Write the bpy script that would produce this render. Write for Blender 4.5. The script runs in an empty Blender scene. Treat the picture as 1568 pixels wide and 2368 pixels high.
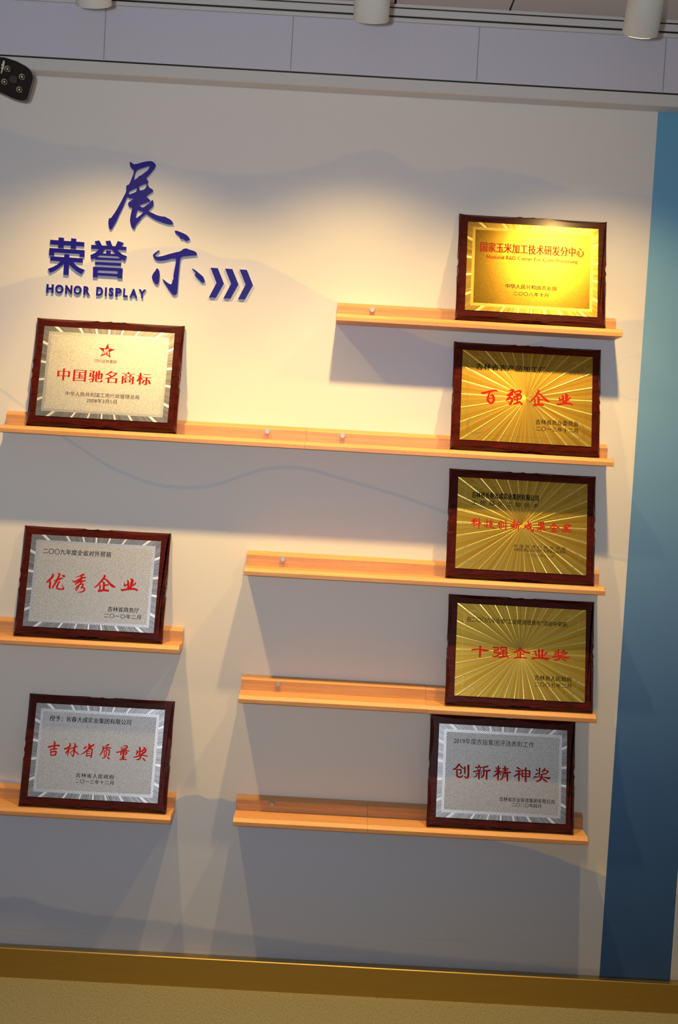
import bpy, bmesh, math, random
from mathutils import Vector, Matrix
random.seed(7)
R = math.radians
SC = bpy.context.scene
COL = SC.collection

# ------------------------------------------------------------------ camera
EYE = Vector((0.0, -3.31, 1.492))
cam_data = bpy.data.cameras.new('camera')
cam_data.sensor_fit = 'VERTICAL'
cam_data.sensor_height = 24.0
cam_data.lens = 2800.0 / 2368.0 * 24.0
cam = bpy.data.objects.new('camera', cam_data)
COL.objects.link(cam)
_p, _r, _y = R(2.7225), R(3.2324), R(0.2528)
_F = Vector((math.sin(_y)*math.cos(_p), math.cos(_y)*math.cos(_p), -math.sin(_p)))
_R = Vector((math.cos(_y), -math.sin(_y), 0))
_U = _R.cross(_F)
_X = math.cos(_r)*_R + math.sin(_r)*_U
_Y = -math.sin(_r)*_R + math.cos(_r)*_U
_M = Matrix((_X, _Y, -_F)).transposed().to_4x4()
_M.translation = EYE
cam.matrix_world = _M
SC.camera = cam

# ------------------------------------------------------------------ world, flash, exposure
SC.view_settings.view_transform = 'Standard'
SC.view_settings.look = 'None'
SC.view_settings.gamma = 1.0
SC.view_settings.use_curve_mapping = False
SC.view_settings.exposure = 0.0
WORLD_STRENGTH = 0.145
FLASH_POWER = 108.0
CORE_POWER = 42.0
SPILL_POWER = 38.0
w = bpy.data.worlds.new('room_light')
SC.world = w
w.use_nodes = True
w.node_tree.nodes['Background'].inputs['Color'].default_value = (1.0, 0.95, 0.92, 1)
w.node_tree.nodes['Background'].inputs['Strength'].default_value = WORLD_STRENGTH
# the flash on the photographer's camera: a little left of and above the lens
fl = bpy.data.lights.new('camera_flash', 'SPOT')
fl.energy = FLASH_POWER
fl.color = (0.90, 0.95, 1.06)
fl.spot_size = R(88); fl.spot_blend = 1.0
fl.shadow_soft_size = 0.02
flo = bpy.data.objects.new('camera_flash', fl)
flo.location = EYE + Vector((-0.079, 0.02, 0.035))
flo.rotation_euler = (R(90 + 8), 0, R(8))
COL.objects.link(flo)

# ------------------------------------------------------------------ helpers
def tag(o, label=None, cat=None, group=None, kind=None):
    if label: o['label'] = label
    if cat: o['category'] = cat
    if group: o['group'] = group
    if kind: o['kind'] = kind
    return o

def obj(name, me, mats=(), parent=None, loc=None):
    o = bpy.data.objects.new(name, me)
    COL.objects.link(o)
    if not isinstance(mats, (list, tuple)): mats = [mats]
    if me is not None and len(me.materials) == 0:
        for m in mats: me.materials.append(m)
    if parent is not None: o.parent = parent
    if loc is not None: o.location = loc
    return o

def empty(name, loc=(0, 0, 0), rot=(0, 0, 0)):
    o = bpy.data.objects.new(name, None)
    o.empty_display_size = 0.05
    o.location = loc; o.rotation_euler = rot
    COL.objects.link(o)
    return o

def mesh(name, bm, smooth=False):
    bmesh.ops.recalc_face_normals(bm, faces=bm.faces)
    me = bpy.data.meshes.new(name)
    bm.to_mesh(me); bm.free()
    if smooth:
        for p in me.polygons: p.use_smooth = True
    return me

def add_box(bm, x0, x1, y0, y1, z0, z1, bevel=0.0):
    v = bmesh.ops.create_cube(bm, size=1.0)['verts']
    for a in v:
        a.co = Vector((x0 + (a.co.x+.5)*(x1-x0), y0 + (a.co.y+.5)*(y1-y0), z0 + (a.co.z+.5)*(z1-z0)))
    if bevel:
        es = list({e for a in v for e in a.link_edges})
        bmesh.ops.bevel(bm, geom=es, offset=bevel, segments=2, profile=0.6, affect='EDGES')

def box(name, mat, dims, parent=None, bevel=0.0):
    bm = bmesh.new(); add_box(bm, *dims, bevel=bevel)
    return obj(name, mesh(name, bm), mat, parent)

def prism_x(bm, prof, x0, x1):
    """profile of (y, z) points pushed along x"""
    a = [bm.verts.new((x0, y, z)) for y, z in prof]
    b = [bm.verts.new((x1, y, z)) for y, z in prof]
    n = len(prof)
    bm.faces.new(a); bm.faces.new(b[::-1])
    for i in range(n):
        bm.faces.new((a[i], b[i], b[(i+1) % n], a[(i+1) % n]))

def lathe(bm, prof, seg=32, axis='z', origin=(0, 0, 0)):
    """profile of (radius, height); closed where radius is 0"""
    rings = []
    for r, h in prof:
        if r <= 1e-7:
            rings.append([bm.verts.new((0, 0, h))])
        else:
            rings.append([bm.verts.new((r*math.cos(2*math.pi*i/seg), r*math.sin(2*math.pi*i/seg), h)) for i in range(seg)])
    for a, b in zip(rings, rings[1:]):
        for i in range(seg):
            j = (i+1) % seg
            if len(a) == 1 and len(b) == 1: continue
            if len(a) == 1: bm.faces.new((a[0], b[j], b[i]))
            elif len(b) == 1: bm.faces.new((a[i], a[j], b[0]))
            else: bm.faces.new((a[i], a[j], b[j], b[i]))
    vs = [v for rg in rings for v in rg]
    for v in vs:
        x, y, z = v.co
        if axis == 'y': v.co = Vector((x, -z, y))
        v.co += Vector(origin)
    return vs

# ------------------------------------------------------------------ node helpers
class NT:
    def __init__(self, name):
        self.m = bpy.data.materials.new(name); self.m.use_nodes = True
        self.t = self.m.node_tree
        self.b = self.t.nodes['Principled BSDF']
    def n(self, typ, **kw):
        nd = self.t.nodes.new(typ)
        for k, v in kw.items(): setattr(nd, k, v)
        return nd
    def link(self, a, b): self.t.links.new(a, b)
    def setin(self, sock, v):
        if isinstance(v, bpy.types.NodeSocket): self.link(v, sock)
        else: sock.default_value = v
    def math(self, op, a, b=None, c=None, clamp=False):
        nd = self.n('ShaderNodeMath', operation=op, use_clamp=clamp)
        self.setin(nd.inputs[0], a)
        if b is not None: self.setin(nd.inputs[1], b)
        if c is not None: self.setin(nd.inputs[2], c)
        return nd.outputs[0]
    def mix(self, fac, a, b, blend='MIX'):
        nd = self.n('ShaderNodeMix', data_type='RGBA', blend_type=blend)
        self.setin(nd.inputs[0], fac); self.setin(nd.inputs[6], a); self.setin(nd.inputs[7], b)
        return nd.outputs[2]
    def coords(self):
        tc = self.n('ShaderNodeTexCoord'); sp = self.n('ShaderNodeSeparateXYZ')
        self.link(tc.outputs['Object'], sp.inputs[0])
        return tc.outputs['Object'], sp.outputs[0], sp.outputs[1], sp.outputs[2]
    def scaled(self, vec, s):
        nd = self.n('ShaderNodeMapping'); nd.inputs['Scale'].default_value = s
        self.link(vec, nd.inputs['Vector']); return nd.outputs[0]
    def noise(self, vec, scale, detail=2.0, rough=0.5, dist=0.0):
        nd = self.n('ShaderNodeTexNoise')
        self.link(vec, nd.inputs['Vector'])
        nd.inputs['Scale'].default_value = scale; nd.inputs['Detail'].default_value = detail
        nd.inputs['Roughness'].default_value = rough; nd.inputs['Distortion'].default_value = dist
        return nd.outputs[0]
    def ramp(self, fac, stops, interp='LINEAR'):
        nd = self.n('ShaderNodeValToRGB'); cr = nd.color_ramp; cr.interpolation = interp
        while len(cr.elements) < len(stops): cr.elements.new(0.5)
        for e, (p, c) in zip(cr.elements, stops):
            e.position = p; e.color = (c[0], c[1], c[2], 1) if not isinstance(c, float) else (c, c, c, 1)
        self.setin(nd.inputs[0], fac); return nd.outputs[0]
    def smooth(self, v, lo, hi):
        nd = self.n('ShaderNodeMapRange', interpolation_type='SMOOTHSTEP', clamp=True)
        self.setin(nd.inputs[0], v); nd.inputs[1].default_value = lo; nd.inputs[2].default_value = hi
        return nd.outputs[0]
    def bump(self, h, strength, dist):
        nd = self.n('ShaderNodeBump'); nd.inputs['Strength'].default_value = strength
        nd.inputs['Distance'].default_value = dist
        self.link(h, nd.inputs['Height']); self.link(nd.outputs[0], self.b.inputs['Normal'])
    def set(self, color=None, rough=None, metal=None, spec=None, coat=None):
        b = self.b.inputs
        if color is not None: self.setin(b['Base Color'], color if isinstance(color, bpy.types.NodeSocket) else (*color, 1))
        if rough is not None: self.setin(b['Roughness'], rough)
        if metal is not None: b['Metallic'].default_value = metal
        if spec is not None: b['Specular IOR Level'].default_value = spec
        if coat is not None: b['Coat Weight'].default_value = coat; b['Coat Roughness'].default_value = 0.12
        return self

def plain(name, color, rough=0.6, metal=0.0, spec=0.5, var=0.0, vscale=30.0):
    t = NT(name).set(color, rough, metal, spec)
    if var:
        o, x, y, z = t.coords()
        f = t.noise(o, vscale, 4)
        dark = tuple(c*(1-var) for c in color)
        t.set(t.mix(f, (*dark, 1), (*[min(1, c*(1+var)) for c in color], 1)))
    return t.m
# ------------------------------------------------------------------ materials
X0, X1, Z0, Z1 = -1.0, 1.0, 0.0, 2.5      # range of the printed mural curves
RA = [(-1,2.33),(-0.944,2.322),(-0.85,2.299),(-0.762,2.289),(-0.692,2.29),(-0.639,2.282),(-0.581,2.274),(-0.51,2.255),(-0.445,2.244),(-0.369,2.24),(-0.281,2.241),(-0.223,2.246),(-0.136,2.262),(-0.04,2.296),(-0.005,2.309),(0.035,2.32),(0.07,2.325),(0.094,2.318),(0.136,2.294),(0.172,2.276),(0.213,2.273),(0.277,2.282),(0.323,2.293),(0.37,2.293),(0.423,2.285),(0.47,2.282),(0.524,2.267),(0.577,2.253),(0.613,2.243),(0.666,2.249),(0.724,2.25),(0.806,2.246),(1,2.23)]
RB = [(-1,1.885),(-0.938,1.897),(-0.903,1.908),(-0.851,1.928),(-0.805,1.937),(-0.707,1.974),(-0.637,1.995),(-0.58,2.016),(-0.522,2.028),(-0.457,2.032),(-0.399,2.029),(-0.357,2.014),(-0.31,2.009),(-0.251,2.009),(-0.203,1.991),(-0.161,1.973),(-0.119,1.952),(-0.059,1.923),(-0.018,1.908),(0.122,1.858),(0.301,1.804),(0.477,1.819),(0.593,1.855),(0.748,1.901),(0.825,1.909),(1,1.92)]
RC = [(-1,1.66),(-0.926,1.617),(-0.853,1.568),(-0.743,1.495),(-0.683,1.46),(-0.622,1.425),(-0.562,1.402),(-0.502,1.384),(-0.442,1.378),(-0.395,1.378),(-0.348,1.385),(-0.302,1.399),(-0.255,1.419),(-0.209,1.436),(-0.162,1.446),(-0.115,1.449),(-0.067,1.445),(0.009,1.428),(0.099,1.407),(0.189,1.385),(0.31,1.35),(0.51,1.302),(0.729,1.258),(0.803,1.247),(1,1.22)]
RD = [(-1,0.547),(-0.88,0.547),(-0.828,0.543),(-0.7,0.538),(-0.518,0.481),(-0.42,0.49),(-0.393,0.512),(-0.375,0.526),(-0.345,0.531),(-0.327,0.533),(-0.309,0.527),(-0.284,0.525),(-0.266,0.527),(-0.242,0.522),(-0.224,0.522),(-0.039,0.496),(0.203,0.467),(0.395,0.471),(0.491,0.451),(0.614,0.429),(0.738,0.391),(0.8,0.372),(1,0.33)]
RE = [(-1,0.225),(-0.866,0.218),(-0.786,0.219),(-0.744,0.205),(-0.682,0.194),(-0.59,0.183),(-0.498,0.179),(-0.407,0.175),(-0.315,0.164),(-0.14,0.148),(0.102,0.131),(0.828,0.104),(1,0.1)]

def mural():
    t = NT('printed_mural_wall')
    o, x, y, z = t.coords()
    xn = t.math('MULTIPLY_ADD', x, 1/(X1-X0), -X0/(X1-X0), clamp=True)
    wob = t.math('MULTIPLY', t.math('SUBTRACT', t.noise(o, 22.0, 3), 0.5), 0.012)
    def curve(pts):
        nd = t.n('ShaderNodeFloatCurve'); c = nd.mapping.curves[0]
        while len(c.points) < len(pts): c.points.new(0.5, 0.5)
        for p, (a, b) in zip(c.points, pts):
            p.location = ((a-X0)/(X1-X0), (b-Z0)/(Z1-Z0))
        nd.mapping.update()
        t.link(xn, nd.inputs['Value'])
        return t.math('MULTIPLY', nd.outputs[0], Z1-Z0)
    below = lambda pts, k=1.0: t.math('SUBTRACT', t.math('ADD', curve(pts), t.math('MULTIPLY', wob, k)), z)
    col = (0.80, 0.765, 0.715, 1)
    # layers of far hills: crisp upper edge, washing out downward into the cream ground
    for pts, tint, amt, length, edge, k in ((RA, (0.655, 0.665, 0.72, 1), 0.50, 0.42, 0.014, 0.6),
                                      (RB, (0.60, 0.615, 0.73, 1), 0.62, 0.36, 0.010, 0.5),
                                      (RD, (0.47, 0.55, 0.74, 1), 0.82, 1.3, 0.006, 0.8),
                                      (RE, (0.36, 0.45, 0.63, 1), 0.62, 0.13, 0.012, 1.0)):
        s = below(pts, k)
        m = t.math('MULTIPLY', t.smooth(s, 0.0, edge),
                   t.math('SUBTRACT', 1.0, t.smooth(s, 0.02, length)))
        col = t.mix(t.math('MULTIPLY', m, amt), col, tint)
    # thin pale blue contour line and the loop at its right end
    dl = t.math('ABSOLUTE', below(RC, 0.0))
    line = t.math('SUBTRACT', 1.0, t.smooth(dl, 0.0035, 0.0062))
    cx = t.math('SUBTRACT', x, 0.800); cz = t.math('SUBTRACT', z, 1.745)
    rr = t.math('SQRT', t.math('ADD', t.math('MULTIPLY', cx, cx), t.math('MULTIPLY', cz, cz)))
    ring = t.math('SUBTRACT', 1.0, t.smooth(t.math('ABSOLUTE', t.math('SUBTRACT', rr, 0.060)), 0.0025, 0.005))
    ring = t.math('MULTIPLY', ring, 0.6)
    col = t.mix(t.math('MULTIPLY', t.math('MAXIMUM', line, ring), 0.6), col, (0.58, 0.655, 0.72, 1))
    # brownish horizontal streaks near the skirting
    st = t.noise(t.scaled(o, (1.2, 1, 26)), 3.0, 6, 0.65)
    low = t.math('SUBTRACT', 1.0, t.smooth(z, 0.03, 0.26))
    col = t.mix(t.math('MULTIPLY', t.math('MULTIPLY', t.smooth(st, 0.5, 0.72), low), 0.5), col, (0.50, 0.44, 0.36, 1))
    # rare specks of dirt
    vo = t.n('ShaderNodeTexVoronoi'); vo.inputs['Scale'].default_value = 4.0
    t.link(o, vo.inputs['Vector'])
    col = t.mix(t.math('MULTIPLY', t.math('SUBTRACT', 1.0, t.smooth(vo.outputs['Distance'], 0.008, 0.014)), 0.55), col, (0.25, 0.2, 0.16, 1))
    # printed blue band, teal at the top to navy at the foot
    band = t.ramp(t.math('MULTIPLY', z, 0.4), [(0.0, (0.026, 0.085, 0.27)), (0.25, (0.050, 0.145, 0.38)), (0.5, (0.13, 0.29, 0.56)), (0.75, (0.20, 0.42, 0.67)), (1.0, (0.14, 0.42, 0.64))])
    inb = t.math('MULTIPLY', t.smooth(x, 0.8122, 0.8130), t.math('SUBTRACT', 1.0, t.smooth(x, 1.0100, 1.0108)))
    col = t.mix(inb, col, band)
    t.set(col, 0.62, spec=0.35)
    t.bump(t.noise(o, 320.0, 3), 0.06, 0.002)
    return t.m

def beech():
    t = NT('beech_wood')
    o, x, y, z = t.coords()
    g = t.noise(t.scaled(o, (1.5, 30, 30)), 4.0, 6, 0.6, 0.4)
    fl = t.noise(t.scaled(o, (70, 260, 260)), 1.6, 2)
    inf = t.n('ShaderNodeObjectInfo')
    base = t.ramp(g, [(0.30, (0.53, 0.26, 0.105)), (0.55, (0.62, 0.325, 0.140)), (0.75, (0.68, 0.375, 0.172))])
    base = t.mix(t.math('MULTIPLY', inf.outputs['Random'], 0.22), base, (0.62, 0.27, 0.085, 1))
    base = t.mix(t.math('MULTIPLY', t.smooth(fl, 0.64, 0.70), 0.45), base, (0.36, 0.14, 0.04, 1))
    t.set(base, 0.42, spec=0.4)
    t.bump(g, 0.08, 0.002)
    return t.m

def rosewood():
    t = NT('polished_red_rosewood')
    o, x, y, z = t.coords()
    inf = t.n('ShaderNodeObjectInfo')
    ofs = t.n('ShaderNodeVectorMath', operation='ADD')
    cmb = t.n('ShaderNodeCombineXYZ'); t.link(t.math('MULTIPLY', inf.outputs['Random'], 9.0), cmb.inputs[0]); t.link(t.math('MULTIPLY', inf.outputs['Random'], 5.0), cmb.inputs[2])
    t.link(o, ofs.inputs[0]); t.link(cmb.outputs[0], ofs.inputs[1])
    g = t.noise(t.scaled(ofs.outputs[0], (5, 20, 34)), 3.0, 5, 0.6, 1.2)
    c = t.ramp(g, [(0.30, (0.018, 0.002, 0.001)), (0.42, (0.045, 0.004, 0.002)), (0.62, (0.072, 0.007, 0.003)), (0.8, (0.095, 0.011, 0.004))])
    t.set(c, 0.24, spec=0.22, coat=0.10)
    return t.m

def angle_of(t, x, z):
    a = t.math('ARCTAN2', z, x)
    return t.math('MULTIPLY_ADD', a, 1/(2*math.pi), 0.5)

def metal_ray_glint_border(name, dark, light):
    """polished border cut with fine rays out from the middle of the plate, with lamp glints painted over them"""
    t = NT(name); o, x, y, z = t.coords()
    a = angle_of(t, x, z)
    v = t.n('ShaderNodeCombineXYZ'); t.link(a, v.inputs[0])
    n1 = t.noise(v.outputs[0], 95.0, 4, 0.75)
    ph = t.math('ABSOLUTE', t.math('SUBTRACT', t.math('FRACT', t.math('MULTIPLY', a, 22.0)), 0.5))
    glint = t.math('SUBTRACT', 1.0, t.smooth(ph, 0.04, 0.085))  # evenly spaced bright bars: lamp glints painted into the base colour
    f = t.math('ADD', t.math('MULTIPLY', t.smooth(n1, 0.35, 0.7), 0.42), t.math('MULTIPLY', glint, 0.75), clamp=True)
    t.set(t.mix(f, (*dark, 1), (*light, 1)), t.math('MULTIPLY_ADD', glint, 0.12, 0.34), 1.0)
    t.bump(t.math('ADD', t.math('MULTIPLY', n1, 0.7), t.math('MULTIPLY', glint, 0.15)), 0.25, 0.0012)
    return t.m

def metal_lace(name, dark, light):
    """narrow band of little raised diamonds"""
    t = NT(name); o, x, y, z = t.coords()
    u = t.math('MULTIPLY', t.math('ADD', x, z), 150.0); w_ = t.math('MULTIPLY', t.math('SUBTRACT', x, z), 150.0)
    tri = lambda q: t.math('ABSOLUTE', t.math('SUBTRACT', t.math('FRACT', q), 0.5))
    h = t.math('MAXIMUM', tri(u), tri(w_))
    f = t.smooth(h, 0.25, 0.46)
    t.set(t.mix(f, (*light, 1), (*dark, 1)), 0.38, 1.0)
    t.bump(t.math('ADD', h, t.math('MULTIPLY', t.noise(o, 900.0, 2), 0.4)), 0.28, 0.0012)
    return t.m

def metal_frosted(name, dark, light, rough=0.46, bmp=0.45):
    t = NT(name); o, x, y, z = t.coords()
    n = t.noise(o, 820.0, 2, 0.6)
    t.set(t.mix(t.smooth(n, 0.3, 0.7), (*dark, 1), (*light, 1)), rough, 1.0)
    t.bump(n, bmp, 0.0009)
    return t.m

def metal_sunburst(name, dark, light, N=30.0):
    t = NT(name); o, x, y, z = t.coords()
    a = angle_of(t, x, z)
    s = t.math('FRACT', t.math('MULTIPLY_ADD', a, N, 0.5))
    c = t.math('ABSOLUTE', t.math('SUBTRACT', s, 0.5))
    linef = t.math('SUBTRACT', 1.0, t.smooth(c, 0.03, 0.085))
    v = t.n('ShaderNodeCombineXYZ'); t.link(a, v.inputs[0])
    n1 = t.noise(v.outputs[0], 70.0, 4, 0.7)
    grain = t.noise(o, 800.0, 2)
    slope = t.math('MULTIPLY', s, 0.55)
    f = t.math('ADD', t.math('ADD', t.math('MULTIPLY', linef, 0.9), t.math('MULTIPLY', slope, 0.28)),
               t.math('ADD', t.math('MULTIPLY', t.smooth(n1, 0.3, 0.75), 0.22), t.math('MULTIPLY', grain, 0.10)), clamp=True)
    t.set(t.mix(f, (*dark, 1), (*light, 1)), t.math('MULTIPLY_ADD', linef, -0.08, 0.38), 1.0)
    t.bump(t.math('ADD', t.math('ADD', t.math('MULTIPLY', slope, 1.2), t.math('MULTIPLY', linef, 0.8)), t.math('MULTIPLY', grain, 0.15)), 0.35, 0.0012)
    return t.m

M = {}
M['mural'] = mural()
M['beech'] = beech()
M['rosewood'] = rosewood()
M['silver_ray'] = metal_ray_glint_border('silver_ray_glint_border', (0.30, 0.295, 0.29), (0.96, 0.96, 0.97))
M['silver_lace'] = metal_lace('silver_lace_band', (0.50, 0.50, 0.50), (0.80, 0.80, 0.81))
M['silver_frost'] = metal_frosted('silver_frosted_field', (0.34, 0.333, 0.322), (0.64, 0.63, 0.612))
M['gold_ray'] = metal_ray_glint_border('gold_ray_glint_border', (0.36, 0.21, 0.025), (1.0, 0.80, 0.28))
M['gold_lace'] = metal_lace('gold_lace_band', (0.40, 0.25, 0.03), (0.85, 0.64, 0.18))
M['gold_frost'] = metal_frosted('gold_frosted_field', (0.31, 0.185, 0.018), (0.50, 0.325, 0.045), 0.23, 0.22)
M['gold_burst'] = metal_sunburst('gold_sunburst_field', (0.40, 0.205, 0.006), (1.0, 0.78, 0.20))
M['gold_line'] = plain('engraved_gold_line', (0.85, 0.62, 0.16), 0.28, 1.0)
M['red_ink'] = plain('red_enamel', (0.40, 0.008, 0.005), 0.5, spec=0.12)
M['black_ink'] = plain('black_enamel', (0.012, 0.010, 0.008), 0.5, spec=0.10)
M['brown_ink'] = plain('brown_enamel', (0.16, 0.07, 0.03), 0.5)
M['dim_ink'] = plain('faint_olive_enamel', (0.20, 0.13, 0.02), 0.45)
M['white_ink'] = plain('pale_enamel', (0.85, 0.82, 0.76), 0.5)
M['letter_face'] = plain('deep_blue_acrylic', (0.012, 0.009, 0.27), 0.28, spec=0.4)
M['letter_side'] = plain('pale_blue_acrylic_edge', (0.33, 0.38, 0.62), 0.4, spec=0.4)
M['trim_paint'] = plain('white_trim_paint', (0.66, 0.655, 0.63), 0.45, spec=0.4, var=0.04, vscale=8)
M['black_line'] = plain('black_inlay', (0.012, 0.012, 0.014), 0.4)
M['lamp_paint'] = plain('white_lamp_paint', (0.72, 0.72, 0.66), 0.42, spec=0.45, var=0.05, vscale=60)
M['lamp_inner'] = plain('lamp_inner_black', (0.05, 0.05, 0.05), 0.6)
M['steel'] = plain('brushed_steel', (0.46, 0.45, 0.43), 0.5, 1.0)
M['cctv_black'] = plain('cctv_black_gloss', (0.010, 0.008, 0.007), 0.22, spec=0.5)
M['cctv_grey'] = plain('cctv_grey_shell', (0.10, 0.11, 0.12), 0.5)
M['cctv_lens'] = plain('cctv_lens_glass', (0.045, 0.042, 0.042), 0.12)
M['led_lens'] = plain('led_reflector', (0.85, 0.82, 0.76), 0.12, 1.0)
M['led_dark'] = plain('led_chip', (0.75, 0.68, 0.45), 0.2)
M['sticker'] = plain('torn_paper_sticker', (0.62, 0.58, 0.52), 0.7)

def lit(name, color, s):
    t = NT(name); t.set((0.9, 0.85, 0.7), 0.5)
    t.b.inputs['Emission Color'].default_value = (*color, 1)
    t.b.inputs['Emission Strength'].default_value = s
    return t.m
M['bulb'] = lit('lit_lamp_lens', (1.0, 0.70, 0.32), 6.0)

def fascia():
    t = NT('lavender_panel'); o, x, y, z = t.coords()
    n = t.noise(t.scaled(o, (40, 1, 4)), 3.0, 3)
    t.set(t.mix(n, (0.63, 0.62, 0.70, 1), (0.66, 0.65, 0.735, 1)), 0.5, spec=0.3)
    return t.m
M['fascia'] = fascia()
M['seam'] = plain('panel_seam', (0.34, 0.33, 0.37), 0.7)
M['ceiling'] = plain('ceiling_panel', (0.60, 0.565, 0.555), 0.55, var=0.03, vscale=5)

def brass():
    t = NT('brushed_brass'); o, x, y, z = t.coords()
    n = t.noise(t.scaled(o, (0.7, 1, 60)), 7.0, 4)
    t.set(t.mix(n, (0.50, 0.36, 0.13, 1), (0.62, 0.45, 0.17, 1)), 0.33, 1.0)
    t.b.inputs['Anisotropic'].default_value = 0.6
    t.bump(n, 0.05, 0.001)
    return t.m
M['brass'] = brass()

def floor():
    t = NT('speckled_beige_floor'); o, x, y, z = t.coords()
    n = t.noise(t.scaled(o, (1, .30, 1)), 330.0, 3, 0.7)
    c = t.ramp(n, [(0.32, (0.150, 0.135, 0.085)), (0.46, (0.225, 0.215, 0.145)), (0.62, (0.265, 0.255, 0.175))])
    t.set(c, 0.75, spec=0.2)
    return t.m
M['floor'] = floor()
# ------------------------------------------------------------------ the room
def struct(o): o['kind'] = 'structure'; return o
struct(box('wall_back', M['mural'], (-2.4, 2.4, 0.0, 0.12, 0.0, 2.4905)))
struct(box('wall_upper', M['fascia'], (-2.4, 2.4, -0.046, 0.12, 2.4915, 2.6825)))
for k, x in enumerate((-1.667, -1.171, -0.676, -0.180, 0.314, 0.810, 1.305, 1.80)):
    pass
bm = bmesh.new()
for x in (-1.667, -1.171, -0.676, -0.180, 0.314, 0.810, 1.305, 1.80):
    add_box(bm, x-0.0012, x+0.0012, -0.0466, -0.0455, 2.4995, 2.641)
wu = bpy.data.objects['wall_upper']
obj('panel_seams', mesh('panel_seams', bm), M['seam'], wu)
# deep casing under the panels, its black inlay and the thin lip above
bm = bmesh.new(); prism_x(bm, [(-0.0005, 2.461), (-0.052, 2.461), (-0.055, 2.464), (-0.055, 2.4912), (0.0, 2.4912)], -2.4, 2.4)
struct(obj('trim_1', mesh('trim_1', bm), M['trim_paint']))
struct(box('trim_2', M['black_line'], (-2.4, 2.4, -0.0545, -0.02, 2.4912, 2.4958)))
struct(box('trim_3', M['trim_paint'], (-2.4, 2.4, -0.050, -0.02, 2.4958, 2.4995)))
# stepped crown below the ceiling with two black lines
struct(box('trim_4', M['trim_paint'], (-2.4, 2.4, -0.056, -0.02, 2.641, 2.651), bevel=0.0015))
struct(box('trim_5', M['black_line'], (-2.4, 2.4, -0.0575, -0.02, 2.651, 2.6545)))
struct(box('trim_6', M['trim_paint'], (-2.4, 2.4, -0.060, -0.02, 2.6545, 2.6725)))
struct(box('trim_7', M['black_line'], (-2.4, 2.4, -0.0605, -0.02, 2.6725, 2.6755)))
struct(box('trim_8', M['trim_paint'], (-2.4, 2.4, -0.063, -0.02, 2.6755, 2.6830)))
# ceiling: wide strip panels running out from the wall with open dark joints
struct(box('ceiling', M['black_line'], (-2.4, 2.4, -2.6, 0.12, 2.690, 2.74)))
bm = bmesh.new()
xs = [-2.4] + [0.087 + 0.3025*i for i in range(-8, 8)] + [2.4]
for a, b in zip(xs, xs[1:]):
    add_box(bm, a+0.0028, b-0.0028, -2.6, -0.020, 2.683, 2.6905)
obj('ceiling_panels', mesh('ceiling_panels', bm), M['ceiling'], bpy.data.objects['ceiling'])
struct(box('floor', M['floor'], (-2.4, 2.4, -4.2, 0.12, -0.06, 0.0)))
bm = bmesh.new(); prism_x(bm, [(-0.0005, 0.0), (-0.030, 0.0), (-0.030, 0.0805), (-0.028, 0.0825), (-0.0005, 0.0825)], -2.4, 2.4)
struct(obj('baseboard_back', mesh('baseboard_back', bm), M['brass']))

# ------------------------------------------------------------------ picture ledges
LEDGE_TOP = 0.0203
def ledge(x0, x1, z, label, caps=(), dz=0.0):
    root = empty('wall_shelf', (x0, 0, z + dz))
    tag(root, label, 'shelf', 'narrow beech display shelves on the wall')
    L = x1 - x0
    bm = bmesh.new()
    prism_x(bm, [(-0.0006, 0.0), (-0.0200, 0.0), (-0.0200, 0.0490), (-0.0190, 0.0505), (-0.0045, 0.0590), (-0.0006, 0.0593)], 0, L)
    obj('backboard', mesh('backboard', bm), M['beech'], root)
    bm = bmesh.new()
    prism_x(bm, [(-0.0201, 0.0), (-0.0990, 0.0), (-0.1000, 0.0010), (-0.1000, 0.0110), (-0.0905, 0.0200), (-0.0890, 0.0203), (-0.0201, 0.0203)], 0, L)
    obj('ledge_board', mesh('ledge_board', bm), M['beech'], root)
    for cx in caps:
        bm = bmesh.new()
        lathe(bm, [(0, 0.0), (0.0070, 0.0), (0.0070, 0.0075), (0.0064, 0.0085), (0, 0.0085)], 24, 'y')
        obj('screw_cap', mesh('screw_cap', bm, False), M['steel'], root, (cx - x0, -0.0201, 0.0425))
    return root
ZS = [1.843, 1.5005, 1.157, 0.814, 0.4805]
XL, XR = -0.9005, 0.7332
ledge(-0.0215, XR, ZS[0], 'topmost beech shelf on the right, below the brightest gold plaque', (0.0733,))
ledge(XL, -0.0858, ZS[1], 'beech shelf carrying the silver plaque with the red star', (-0.1916,))
ledge(-0.0853, XR, ZS[1], 'second beech shelf from the top on the right, joined to the star plaque shelf', (0.0124,))
ledge(-0.2295, XR, ZS[2], 'third beech shelf from the top on the right, one unbroken length', (-0.1308,))
ledge(-0.2262, 0.2793, ZS[3], 'left half of the two-piece beech shelf fourth from the top, empty', (-0.1255,))
ledge(0.2798, XR, ZS[3], 'right half of the two-piece beech shelf fourth from the top, under a sunburst plaque', (), -0.0008)
ledge(-0.2232, 0.1386, ZS[4], 'left piece of the lowest right-hand beech shelf, empty', (-0.124,))
ledge(0.1391, XR, ZS[4], 'right piece of the lowest right-hand beech shelf, under a silver plaque')
ledge(XL, -0.3920, 0.9365, 'middle beech shelf on the left, under a silver plaque')
ledge(XL, -0.3921, 0.4755, 'lowest beech shelf on the left, under the lowest left plaque')

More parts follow.
